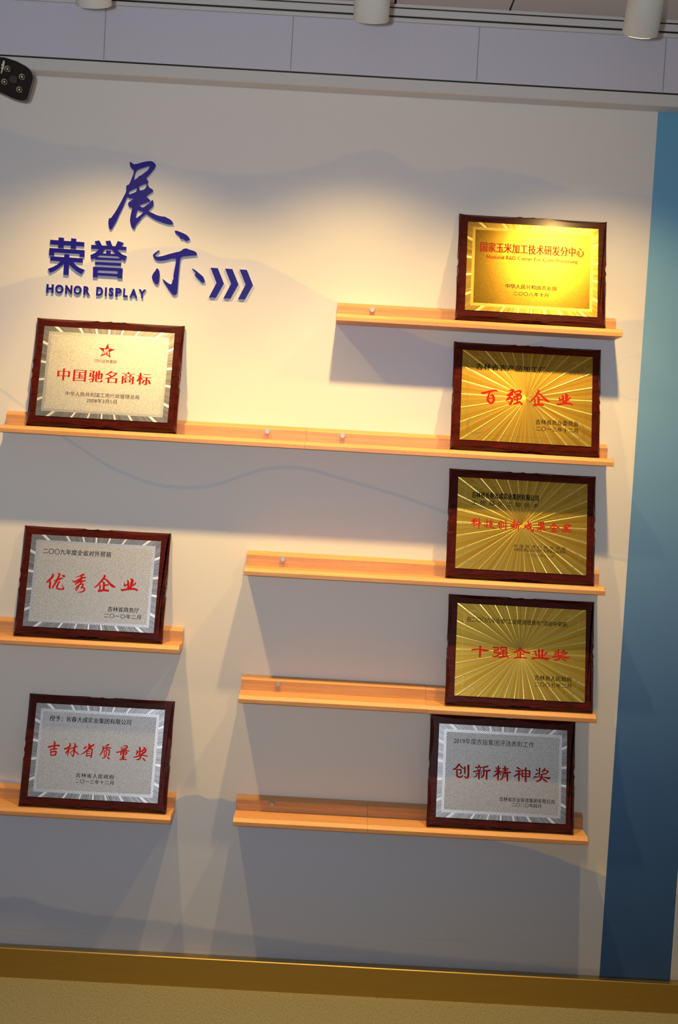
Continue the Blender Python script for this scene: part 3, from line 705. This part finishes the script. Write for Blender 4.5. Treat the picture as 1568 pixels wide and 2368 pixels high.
BRUSH = {
2: '2062,1482,32 2081,1449,54 2013,1338,47 1921,1210,41 1838,1140,22;2059,1402,35 2145,1353,44 2227,1266,54 2306,1210,66 2368,1183,28;2037,1316,22 2076,1265,57 2081,1112,54;2076,1211,41 2142,1226,41 2185,1233,38;1986,1221,35 1984,1167,41 1988,1091,41;1956,1066,44 1979,1057,51 2080,1084,51 2199,1081,57;2722,1378,35 2741,1302,57 2748,1171,54;2793,1426,25 2834,1385,76 2821,1276,66 2800,1174,54;2638,1312,19 2652,1235,47 2716,1278,28;2921,1336,25 2916,1305,41 2854,1247,35 2775,1199,19;2570,1145,16 2595,1116,54 2742,1148,47 2891,1164,54 2991,1135,41;534,1330,20 589,1315,52 745,1370,46 915,1411,49 962,1389,32;774,1364,37 741,1273,49 716,1183,55 726,1110,55 800,1049,49 870,1105,55 872,1223,58 835,1272,46 785,1254,29;745,1178,29 845,1185,26;1288,1429,26 1373,1450,49 1389,1414,63 1320,1343,58 1243,1286,52;1243,1286,43 1349,1330,52 1378,1317,49;1321,1298,49 1267,1206,49 1223,1152,37;1247,1168,35 1338,1219,52 1375,1192,55 1350,1094,55 1317,1036,32 1277,1126,14;1425,1394,29 1464,1323,32;1447,1396,43 1560,1436,49 1603,1421,43 1577,1360,43;1463,1330,40 1577,1360,40;1416,1253,29 1433,1173,32;1416,1253,43 1579,1309,46 1615,1282,40 1596,1222,40;1433,1181,37 1596,1222,37;1513,1349,40 1511,1208,43 1508,1083,43;1416,1062,29 1472,1080,49 1571,1124,40;1570,1139,29 1633,1069,52',
3: '418,1327,19 472,1353,25 518,1379,25;395,1283,19 473,1309,22 535,1325,22;472,1345,25 475,1243,25 470,1148,16;469,1298,19 428,1241,19 387,1204,9;489,1291,16 521,1269,16;550,1349,16 567,1329,16;541,1301,16 557,1282,16;523,1230,22 593,1252,22 663,1255,22;607,1399,19 608,1249,28 600,1105,19;749,1272,19 826,1307,25;821,1373,19 824,1260,25 815,1157,25 784,1140,9;744,1181,25 829,1229,19;865,1309,19 967,1333,22;915,1378,16 914,1272,22;875,1247,19 961,1275,22 931,1210,22 855,1133,13;891,1232,16 948,1164,25 1035,1132,25;1194,1360,22 1149,1284,25 1096,1218,16;1194,1341,19 1258,1289,22;1157,1253,16 1160,1174,22 1184,1144,19 1238,1163,13;1157,1253,19 1212,1263,19 1206,1200,19 1175,1199,13;1271,1306,19 1269,1203,19;1327,1371,19 1330,1238,28 1326,1128,22 1298,1150,9;1550,1390,22 1555,1367,16;1493,1328,19 1594,1353,22;1525,1318,16 1533,1287,16;1571,1331,16 1557,1293,16;1456,1252,19 1604,1283,19;1465,1213,19 1605,1243,19;1533,1279,22 1534,1154,22;1512,1215,16 1474,1166,13;1559,1218,13 1583,1180,16;1685,1358,22 1619,1312,19;1630,1312,19 1629,1237,22 1596,1153,13;1636,1261,19 1714,1288,25;1675,1270,22 1660,1105,19;1827,1242,17 1928,1281,24 2004,1307,24;1857,1252,21 1845,1200,24 1786,1160,14;1853,1209,17 1921,1230,21 1914,1161,21;1925,1392,17 1954,1274,27 2007,1174,27 2068,1109,27 2074,1203,10;2022,1252,21 1981,1199,21 1931,1145,14;1986,1344,24 2009,1319,17;2207,1363,21 2217,1278,21;2207,1358,17 2352,1370,24 2336,1293,21;2216,1318,17 2335,1330,17;2214,1278,21 2339,1296,21;2275,1358,21 2271,1128,24;2176,1220,21 2379,1257,24;2261,1229,21 2219,1185,24 2152,1151,14;2286,1231,17 2347,1191,24 2407,1168,24;2624,1372,24 2574,1296,24 2491,1219,14;2628,1350,17 2694,1293,24 2780,1233,24;2583,1279,17 2677,1296,17;2567,1227,21 2694,1246,21;2626,1290,24 2625,1145,24;2576,1202,14 2594,1173,21;2686,1216,14 2662,1181,17;2543,1133,21 2705,1149,24;2897,1329,17 2911,1295,21;2890,1252,21 2941,1280,17;2944,1365,21 2936,1229,24;3002,1368,21 2957,1306,17;2991,1342,17 3067,1337,27 3017,1284,21 2958,1252,14;2832,1189,24 2967,1225,21 3112,1203,24;2975,1247,21 2968,1196,24 2875,1132,14;2993,1189,17 3057,1141,31',
4: '433,1231,29 491,1260,37 661,1270,35 793,1251,53 891,1264,24;658,1348,51 661,1211,53 658,1081,53;1013,1349,35 1158,1346,37;1144,1350,35 1141,1271,35;1048,1273,35 1154,1279,35;1048,1279,35 1047,1207,35;1044,1207,35 1149,1207,40 1152,1148,43 1074,1098,37 982,1113,16;1210,1353,35 1368,1353,35 1357,1290,35;1217,1347,32 1226,1283,32;1226,1285,29 1364,1293,29;1195,1235,35 1385,1240,35 1381,1181,32;1195,1235,32 1197,1170,32;1197,1177,29 1387,1188,29;1285,1286,40 1287,1110,40;1173,1087,40 1284,1110,37 1389,1129,32;1375,1148,24 1423,1096,32;1755,1363,42 1681,1288,39 1596,1240,31 1530,1236,19;1766,1331,35 1873,1267,42 1989,1249,50;1683,1222,31 1683,1109,31;1749,1273,42 1754,1104,42;1751,1198,27 1847,1203,31;1592,1094,35 1744,1116,31 1917,1107,35;2141,1305,39 2192,1194,42;2255,1349,50 2261,1142,50;2347,1355,50 2342,1146,50;2459,1285,46 2394,1206,31;2080,1103,50 2185,1128,42 2357,1132,50 2492,1117,62 2546,1139,27;2699,1327,39 2734,1305,31;2681,1245,39 2739,1267,27;2779,1364,46 2779,1209,39;2929,1365,42 2873,1309,39 2819,1287,19;2882,1309,27 3008,1320,35 2999,1288,35 2913,1254,31 2798,1229,19;2616,1165,27 2683,1188,39 2837,1203,27 2972,1182,46 3088,1192,27;2832,1231,42 2828,1174,46 2781,1124,42 2685,1094,35;2886,1148,35 2994,1088,31',
5: '583,1429,48 536,1359,43 476,1300,41 432,1285,33;603,1406,33 649,1359,36 704,1326,28;527,1278,36 534,1187,41 547,1114,48 605,1087,48 666,1109,43 699,1148,13;533,1285,28 627,1288,36 643,1273,36 638,1193,36 600,1181,25;744,1359,46 747,1199,41;839,1407,56 843,1242,48 842,1119,51 806,1080,48 761,1096,36 732,1127,10;1125,1424,46 1133,1394,38;1039,1370,36 1127,1381,28 1209,1380,28;1093,1355,23 1118,1295,25;1172,1359,23 1149,1297,23;987,1256,36 1043,1272,31 1131,1283,28 1219,1282,25;1039,1214,23 1209,1233,23;1131,1295,41 1137,1075,46;1090,1201,20 1068,1145,33 1000,1106,18;1185,1207,15 1205,1165,23;1240,1388,31 1303,1398,41 1359,1417,46;1253,1376,36 1265,1254,43 1256,1168,43 1220,1123,38 1188,1112,28;1269,1297,33 1358,1296,43 1433,1313,41;1345,1290,43 1344,1075,46;1593,1396,32 1615,1346,27;1713,1397,27 1688,1357,19;1564,1291,38 1643,1309,32 1730,1301,32;1654,1432,46 1656,1251,48 1655,1071,43;1644,1277,40 1594,1203,38 1536,1164,35;1684,1273,35 1733,1211,27;1767,1381,27 1926,1384,27;1775,1339,24 1914,1342,24;1730,1288,35 1856,1286,32 1983,1286,40;1838,1430,48 1846,1288,43;1785,1246,32 1781,1156,38 1751,1096,38 1711,1081,27;1791,1247,32 1904,1249,40 1911,1163,43 1911,1066,48;1800,1206,19 1899,1211,19;1797,1169,19 1900,1175,19;2171,1427,38 2218,1401,38 2265,1384,19;2141,1329,35 2227,1343,38 2267,1339,27;2247,1331,35 2190,1257,43 2099,1191,38;2223,1272,40 2223,1078,46;2243,1273,29 2284,1237,24;2306,1367,38 2318,1193,38;2313,1361,29 2413,1361,29 2513,1353,38;2517,1354,43 2509,1198,40;2316,1271,24 2515,1282,24;2318,1200,29 2511,1205,29;2404,1431,43 2409,1070,48;2697,1401,35 2738,1364,24;2681,1272,32 2709,1289,35 2756,1311,19;2780,1437,45 2779,1351,37 2778,1246,32;2924,1441,37 2890,1389,40 2823,1350,14;2898,1382,32 2986,1394,27 3010,1376,39 2987,1332,32 2916,1297,32 2813,1279,21;2859,1348,19 2884,1326,26;2620,1171,24 2663,1205,35 2759,1210,23 2855,1212,24 2967,1199,35 3032,1191,50 3079,1213,24;2841,1269,40 2839,1199,51 2794,1127,45 2707,1087,35;2880,1163,35 2929,1127,43 3007,1078,14',
7: '656,1453,14 683,1408,57 637,1323,55 580,1256,57 536,1216,37;623,1240,42 628,1158,54 625,1084,57 637,1034,20;713,1250,9 788,1281,42 875,1323,48 942,1345,37;799,1445,11 833,1468,35 855,1437,46 823,1343,51 783,1240,51 729,1136,46 696,1056,26;869,1245,42 836,1170,44 816,1095,46 839,1051,42 921,1046,39 998,1055,42 990,1096,28 960,1158,15 942,1208,5;920,1422,9 968,1407,65 996,1399,42;1270,1383,6 1386,1422,26 1464,1463,42 1500,1474,55;1211,1292,14 1273,1264,42 1377,1320,44 1481,1386,42 1553,1395,35;1453,1435,42 1448,1352,51 1446,1278,55 1442,1223,37;1426,1296,46 1357,1246,46 1311,1202,37;1437,1269,42 1508,1296,39 1565,1317,30;1434,1213,32 1367,1145,37 1327,1088,30 1347,1025,15;1443,1214,28 1395,1138,28 1370,1072,28 1347,1021,13;1444,1205,28 1497,1217,37 1518,1191,37 1479,1124,37 1472,1106,28 1515,1127,28 1559,1097,42 1555,1046,44 1499,1007,35 1428,989,20 1369,981,6;2056,1488,32 2076,1454,54 2004,1340,47 1906,1208,41 1819,1137,22;2053,1406,35 2144,1356,44 2231,1267,54 2314,1208,66 2380,1181,28;2029,1318,22 2071,1265,57 2076,1108,54;2071,1210,41 2140,1225,41 2187,1233,38;1976,1220,35 1973,1165,41 1977,1087,41;1944,1061,44 1968,1052,51 2075,1080,51 2201,1076,57;2707,1381,35 2727,1303,57 2734,1170,54;2782,1429,25 2825,1388,76 2811,1277,66 2789,1173,54;2619,1313,19 2634,1235,47 2701,1278,28;2916,1338,25 2911,1306,41 2845,1247,35 2763,1198,19;2548,1143,16 2574,1114,54 2728,1146,47 2884,1163,54 2989,1133,41',
8: '416,1349,17 464,1338,44 588,1375,38 704,1390,42 746,1369,19;573,1495,19 597,1463,47 599,1370,44 596,1287,42;497,1262,36 575,1281,36 664,1295,36;503,1226,21 520,1170,32 536,1103,25;513,1200,32 622,1226,40 660,1207,42 640,1134,38;535,1121,32 651,1132,34;863,1320,17 901,1312,44 982,1352,38 1033,1380,32;1003,1466,19 1020,1431,42 1000,1327,44 984,1202,36 982,1124,19;987,1295,32 944,1231,40 927,1189,30;1028,1307,17 1120,1353,32 1217,1388,34;1131,1477,17 1155,1442,42 1149,1354,42 1144,1250,42 1133,1116,27 1105,1145,25 1048,1194,11;1148,1333,25 1095,1259,27 1031,1204,19;1146,1282,25 1203,1233,36 1271,1179,27;1511,1482,18 1543,1439,52 1544,1351,49;1495,1404,11 1431,1368,45 1411,1334,22;1653,1466,34 1669,1407,13;1653,1461,40 1580,1397,45 1497,1311,40 1414,1230,29 1323,1174,11;1492,1305,29 1494,1228,31 1493,1146,31;1502,1311,22 1584,1348,34 1624,1333,36 1626,1234,38 1617,1135,40 1617,1102,18;1511,1273,20 1572,1285,22;1516,1213,20 1577,1223,22;1498,1152,29 1587,1165,25;1942,1425,11 2002,1449,29 2060,1485,45;1891,1428,13 1927,1402,38 1912,1303,34 1873,1230,29 1845,1192,20;1918,1369,27 2028,1401,36 2134,1399,29;2026,1418,27 2010,1340,31;1967,1316,25 1964,1245,27 1978,1180,16;1968,1311,20 2033,1336,27 2088,1344,34 2100,1268,34 2084,1190,34;2025,1297,25 2020,1220,29 1981,1141,29 1916,1108,18;2047,1161,18 2083,1130,38 2123,1110,29;2408,1445,18 2429,1358,29;2462,1470,20 2540,1479,29 2575,1453,38 2536,1385,34;2450,1409,22 2533,1418,20;2431,1364,29 2536,1383,25;2298,1287,29 2418,1323,31 2527,1352,29 2634,1344,25;2402,1313,22 2416,1226,29;2420,1292,20 2530,1314,25 2576,1299,34 2542,1238,29;2434,1260,20 2545,1271,20;2485,1317,38 2483,1207,43 2484,1120,43;2431,1156,27 2530,1175,27;2396,1096,25 2490,1118,31 2574,1108,29;2893,1468,16 2923,1431,45 2920,1326,45 2915,1250,34;2827,1377,16 2851,1356,29 2846,1279,38 2836,1262,22;2854,1312,27 2907,1348,20;3014,1479,13 3051,1442,40 3005,1385,38 2963,1350,34;3046,1431,34 3082,1394,45 3053,1333,45 2958,1268,40;2995,1374,25 3003,1330,27;2775,1186,27 2873,1213,38 2982,1253,31 3071,1244,29 3139,1233,25;2969,1274,38 2953,1186,43 2912,1140,38 2852,1126,22;3015,1178,20 3051,1147,38 3087,1115,29'}

def brush_obj(key, parent, y):
    """red brush writing: every stroke a ribbon that swells and tapers, with rounded ends"""
    bm = bmesh.new(); fat = 1.3 if key == 3 else 1.08
    for si, st in enumerate(BRUSH[key].split(';')):
        p = [tuple(float(v)/10000 for v in q.split(',')) for q in st.split(' ')]
        p = [(x-PW/2, z-PH/2, w_) for x, z, w_ in p]
        q = []
        for i in range(len(p)-1):
            a, b, c, d = p[max(0, i-1)], p[i], p[i+1], p[min(len(p)-1, i+2)]
            for s in range(5):
                t = s/5
                q.append(tuple(0.5*((2*b[k])+(c[k]-a[k])*t+(2*a[k]-5*b[k]+4*c[k]-d[k])*t*t+(3*b[k]-a[k]-3*c[k]+d[k])*t**3) for k in range(3)))
        q.append(p[-1])
        yy = y - si*2e-6
        L_, R_, n = [], [], len(q)
        for i in range(n):
            a, b = q[max(0, i-1)], q[min(n-1, i+1)]
            dx, dz = b[0]-a[0], b[1]-a[1]; l = math.hypot(dx, dz) or 1
            w_ = max(q[i][2]*fat, 0.0003)/2
            L_.append(bm.verts.new((q[i][0]-dz/l*w_, yy, q[i][1]+dx/l*w_))); R_.append(bm.verts.new((q[i][0]+dz/l*w_, yy, q[i][1]-dx/l*w_)))
        for i in range(n-1): bm.faces.new((L_[i], L_[i+1], R_[i+1], R_[i]))
        for i, sg in ((0, 1), (n-1, -1)):                # rounded ends
            cx, cz = q[i][0], q[i][1]; r = max(q[i][2]*fat, 0.0003)/2
            a0 = math.atan2(L_[i].co.z-cz, L_[i].co.x-cx)
            arc = [bm.verts.new((cx+r*math.cos(a0+sg*math.pi*t/6), yy, cz+r*math.sin(a0+sg*math.pi*t/6))) for t in range(1, 6)]
            bm.faces.new([L_[i]] + arc + [R_[i]])
    me = bpy.data.meshes.new('headline'); bm.to_mesh(me); bm.free()
    return obj('headline', me, M['red_ink'], parent)
K, BR = M['black_ink'], M['brown_ink']
plaque(0.4925, ZS[0], 'frost', 'gold', 'gold plaque on the topmost shelf, brightest of all, with an English line',
  [('国家玉米加工技术研发分中心',35.5,313.9,166.2,194.3,'midsong',0.0)],
  [('english_line', [('National R&D Center For Corn Processing',53.3,297.1,145.0,158.2,'song')], M['red_ink']), ('caption', [('中华人民共和国农业部',106.1,242.5,67.4,79.8,'song'), ('二〇〇八年十月',127.2,220.6,48.5,59.5,'song')], K)])
plaque(0.4995, ZS[1], 'burst', 'gold', 'gold sunburst plaque second from the top at right, with faint number 001',
  2,
  [('top_line', [('吉林省农产品加工厂',37.3,225.6,196.4,214.2,'song')], K), ('serial_number', [('001',288.2,315.1,196.4,209.3,'song')], M['dim_ink']),
   ('caption', [('吉林省农业委员会',201.6,316.4,53.5,67.8,'song'), ('二〇一三年十二月',202.2,315.3,36.0,48.3,'song')], K)])
plaque(0.5083, ZS[2], 'burst', 'gold', 'gold sunburst plaque third from the top at right, with a bold black top line',
  3,
  [('top_line', [('吉林省长春大成实业集团有限公司',38.5,220.2,194.7,212.1,'bold'), ('生物基化工醇技术',38.0,220.4,175.5,188.8,'thin')], K),
   ('caption', [('中国民营科技促进会',155.5,295.7,64.9,73.6,'thin'), ('中国民营企业科技产品博览会组委会',155.7,295.8,55.2,63.9,'thin'), ('二〇〇八年十一月',188.9,263.2,42.3,50.1,'thin')], K)])
plaque(0.5271, ZS[3], 'burst', 'gold', 'gold sunburst plaque fourth from the top at right, with the sharpest bright rays',
  4,
  [('top_line', [('在二〇〇六年全省“工业提速增效年”活动中荣获:',27.6,302.4,200.3,214.5,'song')], K),
   ('caption', [('吉林省人民政府',214.6,315.6,52.8,66.8,'song'), ('二〇〇七年二月',215.1,314.4,36.0,47.8,'song')], K)])
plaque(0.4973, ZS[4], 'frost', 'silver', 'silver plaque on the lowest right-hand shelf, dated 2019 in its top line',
  5,
  [('top_line', [('2019年度农投集团评选表彰工作',41.5,261.4,198.0,213.6,'thin')], K),
   ('caption', [('吉林省农业投资集团有限公司',170.8,320.2,51.4,63.1,'song'), ('二〇二〇年四月',205.2,284.6,38.8,49.2,'song')], K)])
def star_emblem(p):
    e = [(780,235),(850,510),(1165,548),(905,700),(975,1010),(715,845),(440,980),(565,710),(330,500),(655,520)]
    cv = lambda q: [((x-748)/22.4/857-0.0024, -(z-622)/22.4/857+0.0661) for x, z in q]
    V = [(x, -PT-0.00022, z) for x, z in cv(e)]
    me = bpy.data.meshes.new('star_emblem'); me.from_pydata(V, [], [list(range(10))]); me.update()
    s = obj('star_emblem', me, M['red_ink'], p)
    bm = bmesh.new()
    for pts in ([(625,560),(620,620),(640,640),(700,610),(770,590),(850,555)], [(770,545),(790,620),(830,720),(870,780)], [(640,640),(620,700),(590,780),(555,845)],
                [(640,650),(720,650),(760,740)], [(690,700),(672,780),(690,830)], [(800,760),(830,830),(890,870)]):
        ribbon(bm, cv(pts), 0.0022, -PT-0.0003)
    obj('white_figure', mesh('white_figure', bm), M['white_ink'], p)
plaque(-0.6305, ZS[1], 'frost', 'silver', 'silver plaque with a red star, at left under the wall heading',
  [('中国驰名商标',47.5,298.8,100.5,133.8,'boldsong',-0.014)],
  [('star_line', [('饲料级赖氨酸',142.9,203.5,155.4,165.1,'thin')], BR),
   ('caption', [('中华人民共和国工商行政管理总局',74.6,271.8,59.5,71.6,'thin'), ('2008年3月5日',132.5,212.9,43.7,55.8,'thin')], K)], star_emblem)
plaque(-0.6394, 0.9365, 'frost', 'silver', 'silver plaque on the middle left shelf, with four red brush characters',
  7,
  [('top_line', [('二〇〇九年度全省对外贸易',34.7,219.1,198.6,213.8,'song')], K),
   ('caption', [('吉林省商务厅',223.5,307.8,51.8,65.7,'song'), ('二〇一〇年二月',215.8,314.0,34.6,46.6,'song')], K)])
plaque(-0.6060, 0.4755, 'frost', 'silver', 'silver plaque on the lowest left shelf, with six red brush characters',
  8,
  [('top_line', [('授予：长春大成实业集团有限公司',40.0,261.9,203.5,218.3,'song')], K),
   ('caption', [('吉林省人民政府',125.1,228.5,57.1,69.4,'song'), ('二〇一三年十二月',124.6,228.2,42.3,53.4,'song')], K)])

# ------------------------------------------------------------------ ceiling spotlights aimed at the wall
TILT = R(31.0)
def spotlight(x, y, z, label, glow):
    """(x, y, z) is the middle of the open lower end of the tube"""
    root = empty('spotlight', (x, y, z), (TILT, 0, 0))     # local z runs up the tube, away from the wall
    tag(root, label, 'spotlight', 'white cylinder spotlights in a row under the ceiling')
    r = 0.0405
    bm = bmesh.new()
    lathe(bm, [(r-0.0025, 0.030), (r-0.0025, 0.0), (r-0.0005, 0.0), (r, 0.0006), (r, 0.178), (r-0.004, 0.182), (0, 0.182)], 48)
    obj('lamp_tube', mesh('lamp_tube', bm, True), M['lamp_paint'], root)
    bm = bmesh.new()
    zl = 0.0085 if glow == 0 else (-0.0016 if glow == 2 else -0.0004)
    lathe(bm, [(r-0.0029, 0.030), (r-0.0029, zl+0.002), (r-0.006, zl), (0, zl)], 40)
    obj('lamp_lens', mesh('lamp_lens', bm, True), M['bulb'], root)
    zc = 2.683
    hx = Vector((0, 0, 0.150)); hx.rotate(root.rotation_euler)
    top = Vector((x, y, z)) + hx
    inv = Matrix.Rotation(-TILT, 4, 'X')
    bm = bmesh.new()
    add_box(bm, -0.008, 0.008, -0.008, 0.008, 0.0, zc-top.z-0.012, bevel=0.002)
    lathe(bm, [(0, zc-top.z-0.014), (0.042, zc-top.z-0.014), (0.045, zc-top.z-0.010), (0.045, zc-top.z-0.0002), (0, zc-top.z-0.0002)], 36)
    me = mesh('ceiling_mount', bm)
    me.transform(Matrix.Translation((0, 0, 0.150)) @ inv)
    obj('ceiling_mount', me, M['lamp_paint'], root)
    # the reflector bulb: a tight core of light with a weaker wide spill around it
    for nm, pw, half, beam_turn in (('spotlight_core', CORE_POWER, 36, 21), ('spotlight_spill', SPILL_POWER, 56, 20)):
        sp = bpy.data.lights.new(nm, 'SPOT')
        sp.energy = pw; sp.color = (1.0, 0.64, 0.21)
        sp.spot_size = R(2*half); sp.spot_blend = 1.0; sp.shadow_soft_size = 0.022
        so = bpy.data.objects.new(nm, sp); COL.objects.link(so)
        so.parent = root; so.location = (0, 0, -0.020); so.rotation_euler = (R(-beam_turn), 0, 0)   # beam turned off the tube axis to light the wall lower down
spotlight(-0.610, -0.50, 2.481, 'leftmost white cylinder spotlight, cut off by the top of the picture', 0)
spotlight(0.022, -0.50, 2.483, 'middle white cylinder spotlight, in front of the lavender panels', 1)
spotlight(0.636, -0.50, 2.486, 'rightmost white cylinder spotlight with a glowing lower rim', 2)
# ------------------------------------------------------------------ surveillance camera at the left edge
def cctv():
    root = empty('security_camera', (-0.833, -0.31, 2.354))
    tag(root, 'black security camera with four round lights, at the upper left edge', 'camera')
    # outline of the front, metres from the root, in the plane facing the room
    out = [(-0.060, 0.058), (-0.030, 0.057), (0.000, 0.049), (0.022, 0.039), (0.034, 0.030), (0.040, 0.020), (0.041, 0.010), (0.036, -0.014), (0.030, -0.036), (0.026, -0.042), (0.018, -0.0445), (0.004, -0.043), (-0.015, -0.037), (-0.040, -0.026), (-0.062, -0.018)]
    def slab(name, y0, y1, k0, k1, mat, sh=(0, 0)):
        bm = bmesh.new()
        a = [bm.verts.new((x*k0, y0, z*k0)) for x, z in out]; b = [bm.verts.new((x*k1+sh[0], y1, z*k1+sh[1])) for x, z in out]
        n = len(out); bm.faces.new(a); bm.faces.new(b[::-1])
        for i in range(n): bm.faces.new((a[i], a[(i+1) % n], b[(i+1) % n], b[i]))
        es = [e for e in bm.edges if all(v in a for v in e.verts)]
        bmesh.ops.bevel(bm, geom=es, offset=0.002, segments=3, affect='EDGES')
        return obj(name, mesh(name, bm), mat, root)
    slab('front_panel', 0.0, 0.020, 1.0, 1.0, M['cctv_black'])
    slab('shell', 0.0201, 0.085, 0.99, 0.80, M['cctv_grey'], (-0.024, 0.010))
    bm = bmesh.new(); lathe(bm, [(0, 0.0), (0.0095, 0.0), (0.0095, 0.0012), (0.0085, 0.0016), (0.006, 0.0010), (0, 0.0006)], 32, 'y')
    obj('lens', mesh('lens', bm, True), M['cctv_lens'], root, (-0.006, -0.0002, 0.0045))
    for x, z in ((-0.0215, 0.029), (0.015, 0.012), (-0.0275, -0.0025), (0.0095, -0.019)):
        bm = bmesh.new(); lathe(bm, [(0.0072, 0.0), (0.0072, 0.0018), (0.0064, 0.0018), (0.0030, -0.0030), (0, -0.0030)], 24, 'y')
        led = obj('infrared_light', mesh('infrared_light', bm), M['led_lens'], root, (x, -0.0002, z))
        bm = bmesh.new(); lathe(bm, [(0, 0.003), (0.0016, 0.0022), (0.0026, 0.0), (0.0026, -0.003), (0, -0.003)], 10, 'y')
        obj('light_chip', mesh('light_chip', bm), M['led_dark'], led, (0, -0.0, 0))
    st = [(-0.0330, 0.047), (-0.0290, 0.049), (-0.0285, 0.042), (-0.0310, 0.030), (-0.0345, 0.018), (-0.0365, 0.016), (-0.0370, 0.022), (-0.0350, 0.026), (-0.0372, 0.030), (-0.0345, 0.034), (-0.0368, 0.038), (-0.0340, 0.041)]
    me, (cx, cz) = poly_mesh('paper_sticker', [st], 0.0005, [M['sticker'], M['sticker']], False)
    obj('paper_sticker', me, [], root, (cx, -0.0001, cz))
    # arm and wall plate that carry it
    bm = bmesh.new()
    vs = lathe(bm, [(0, 0.0), (0.012, 0.0), (0.012, 0.225), (0, 0.225)], 20, 'y')
    me = mesh('wall_arm', bm); me.transform(Matrix.Translation((-0.170, 0.309, 0.004)))
    obj('wall_arm', me, M['cctv_grey'], root)
    bm = bmesh.new(); lathe(bm, [(0, 0.0), (0.032, 0.0), (0.032, 0.006), (0.028, 0.010), (0, 0.010)], 28, 'y')
    obj('wall_plate', mesh('wall_plate', bm), M['cctv_grey'], root, (-0.170, 0.309, 0.004))
cctv()
bpy.data.collections.remove(TXT)
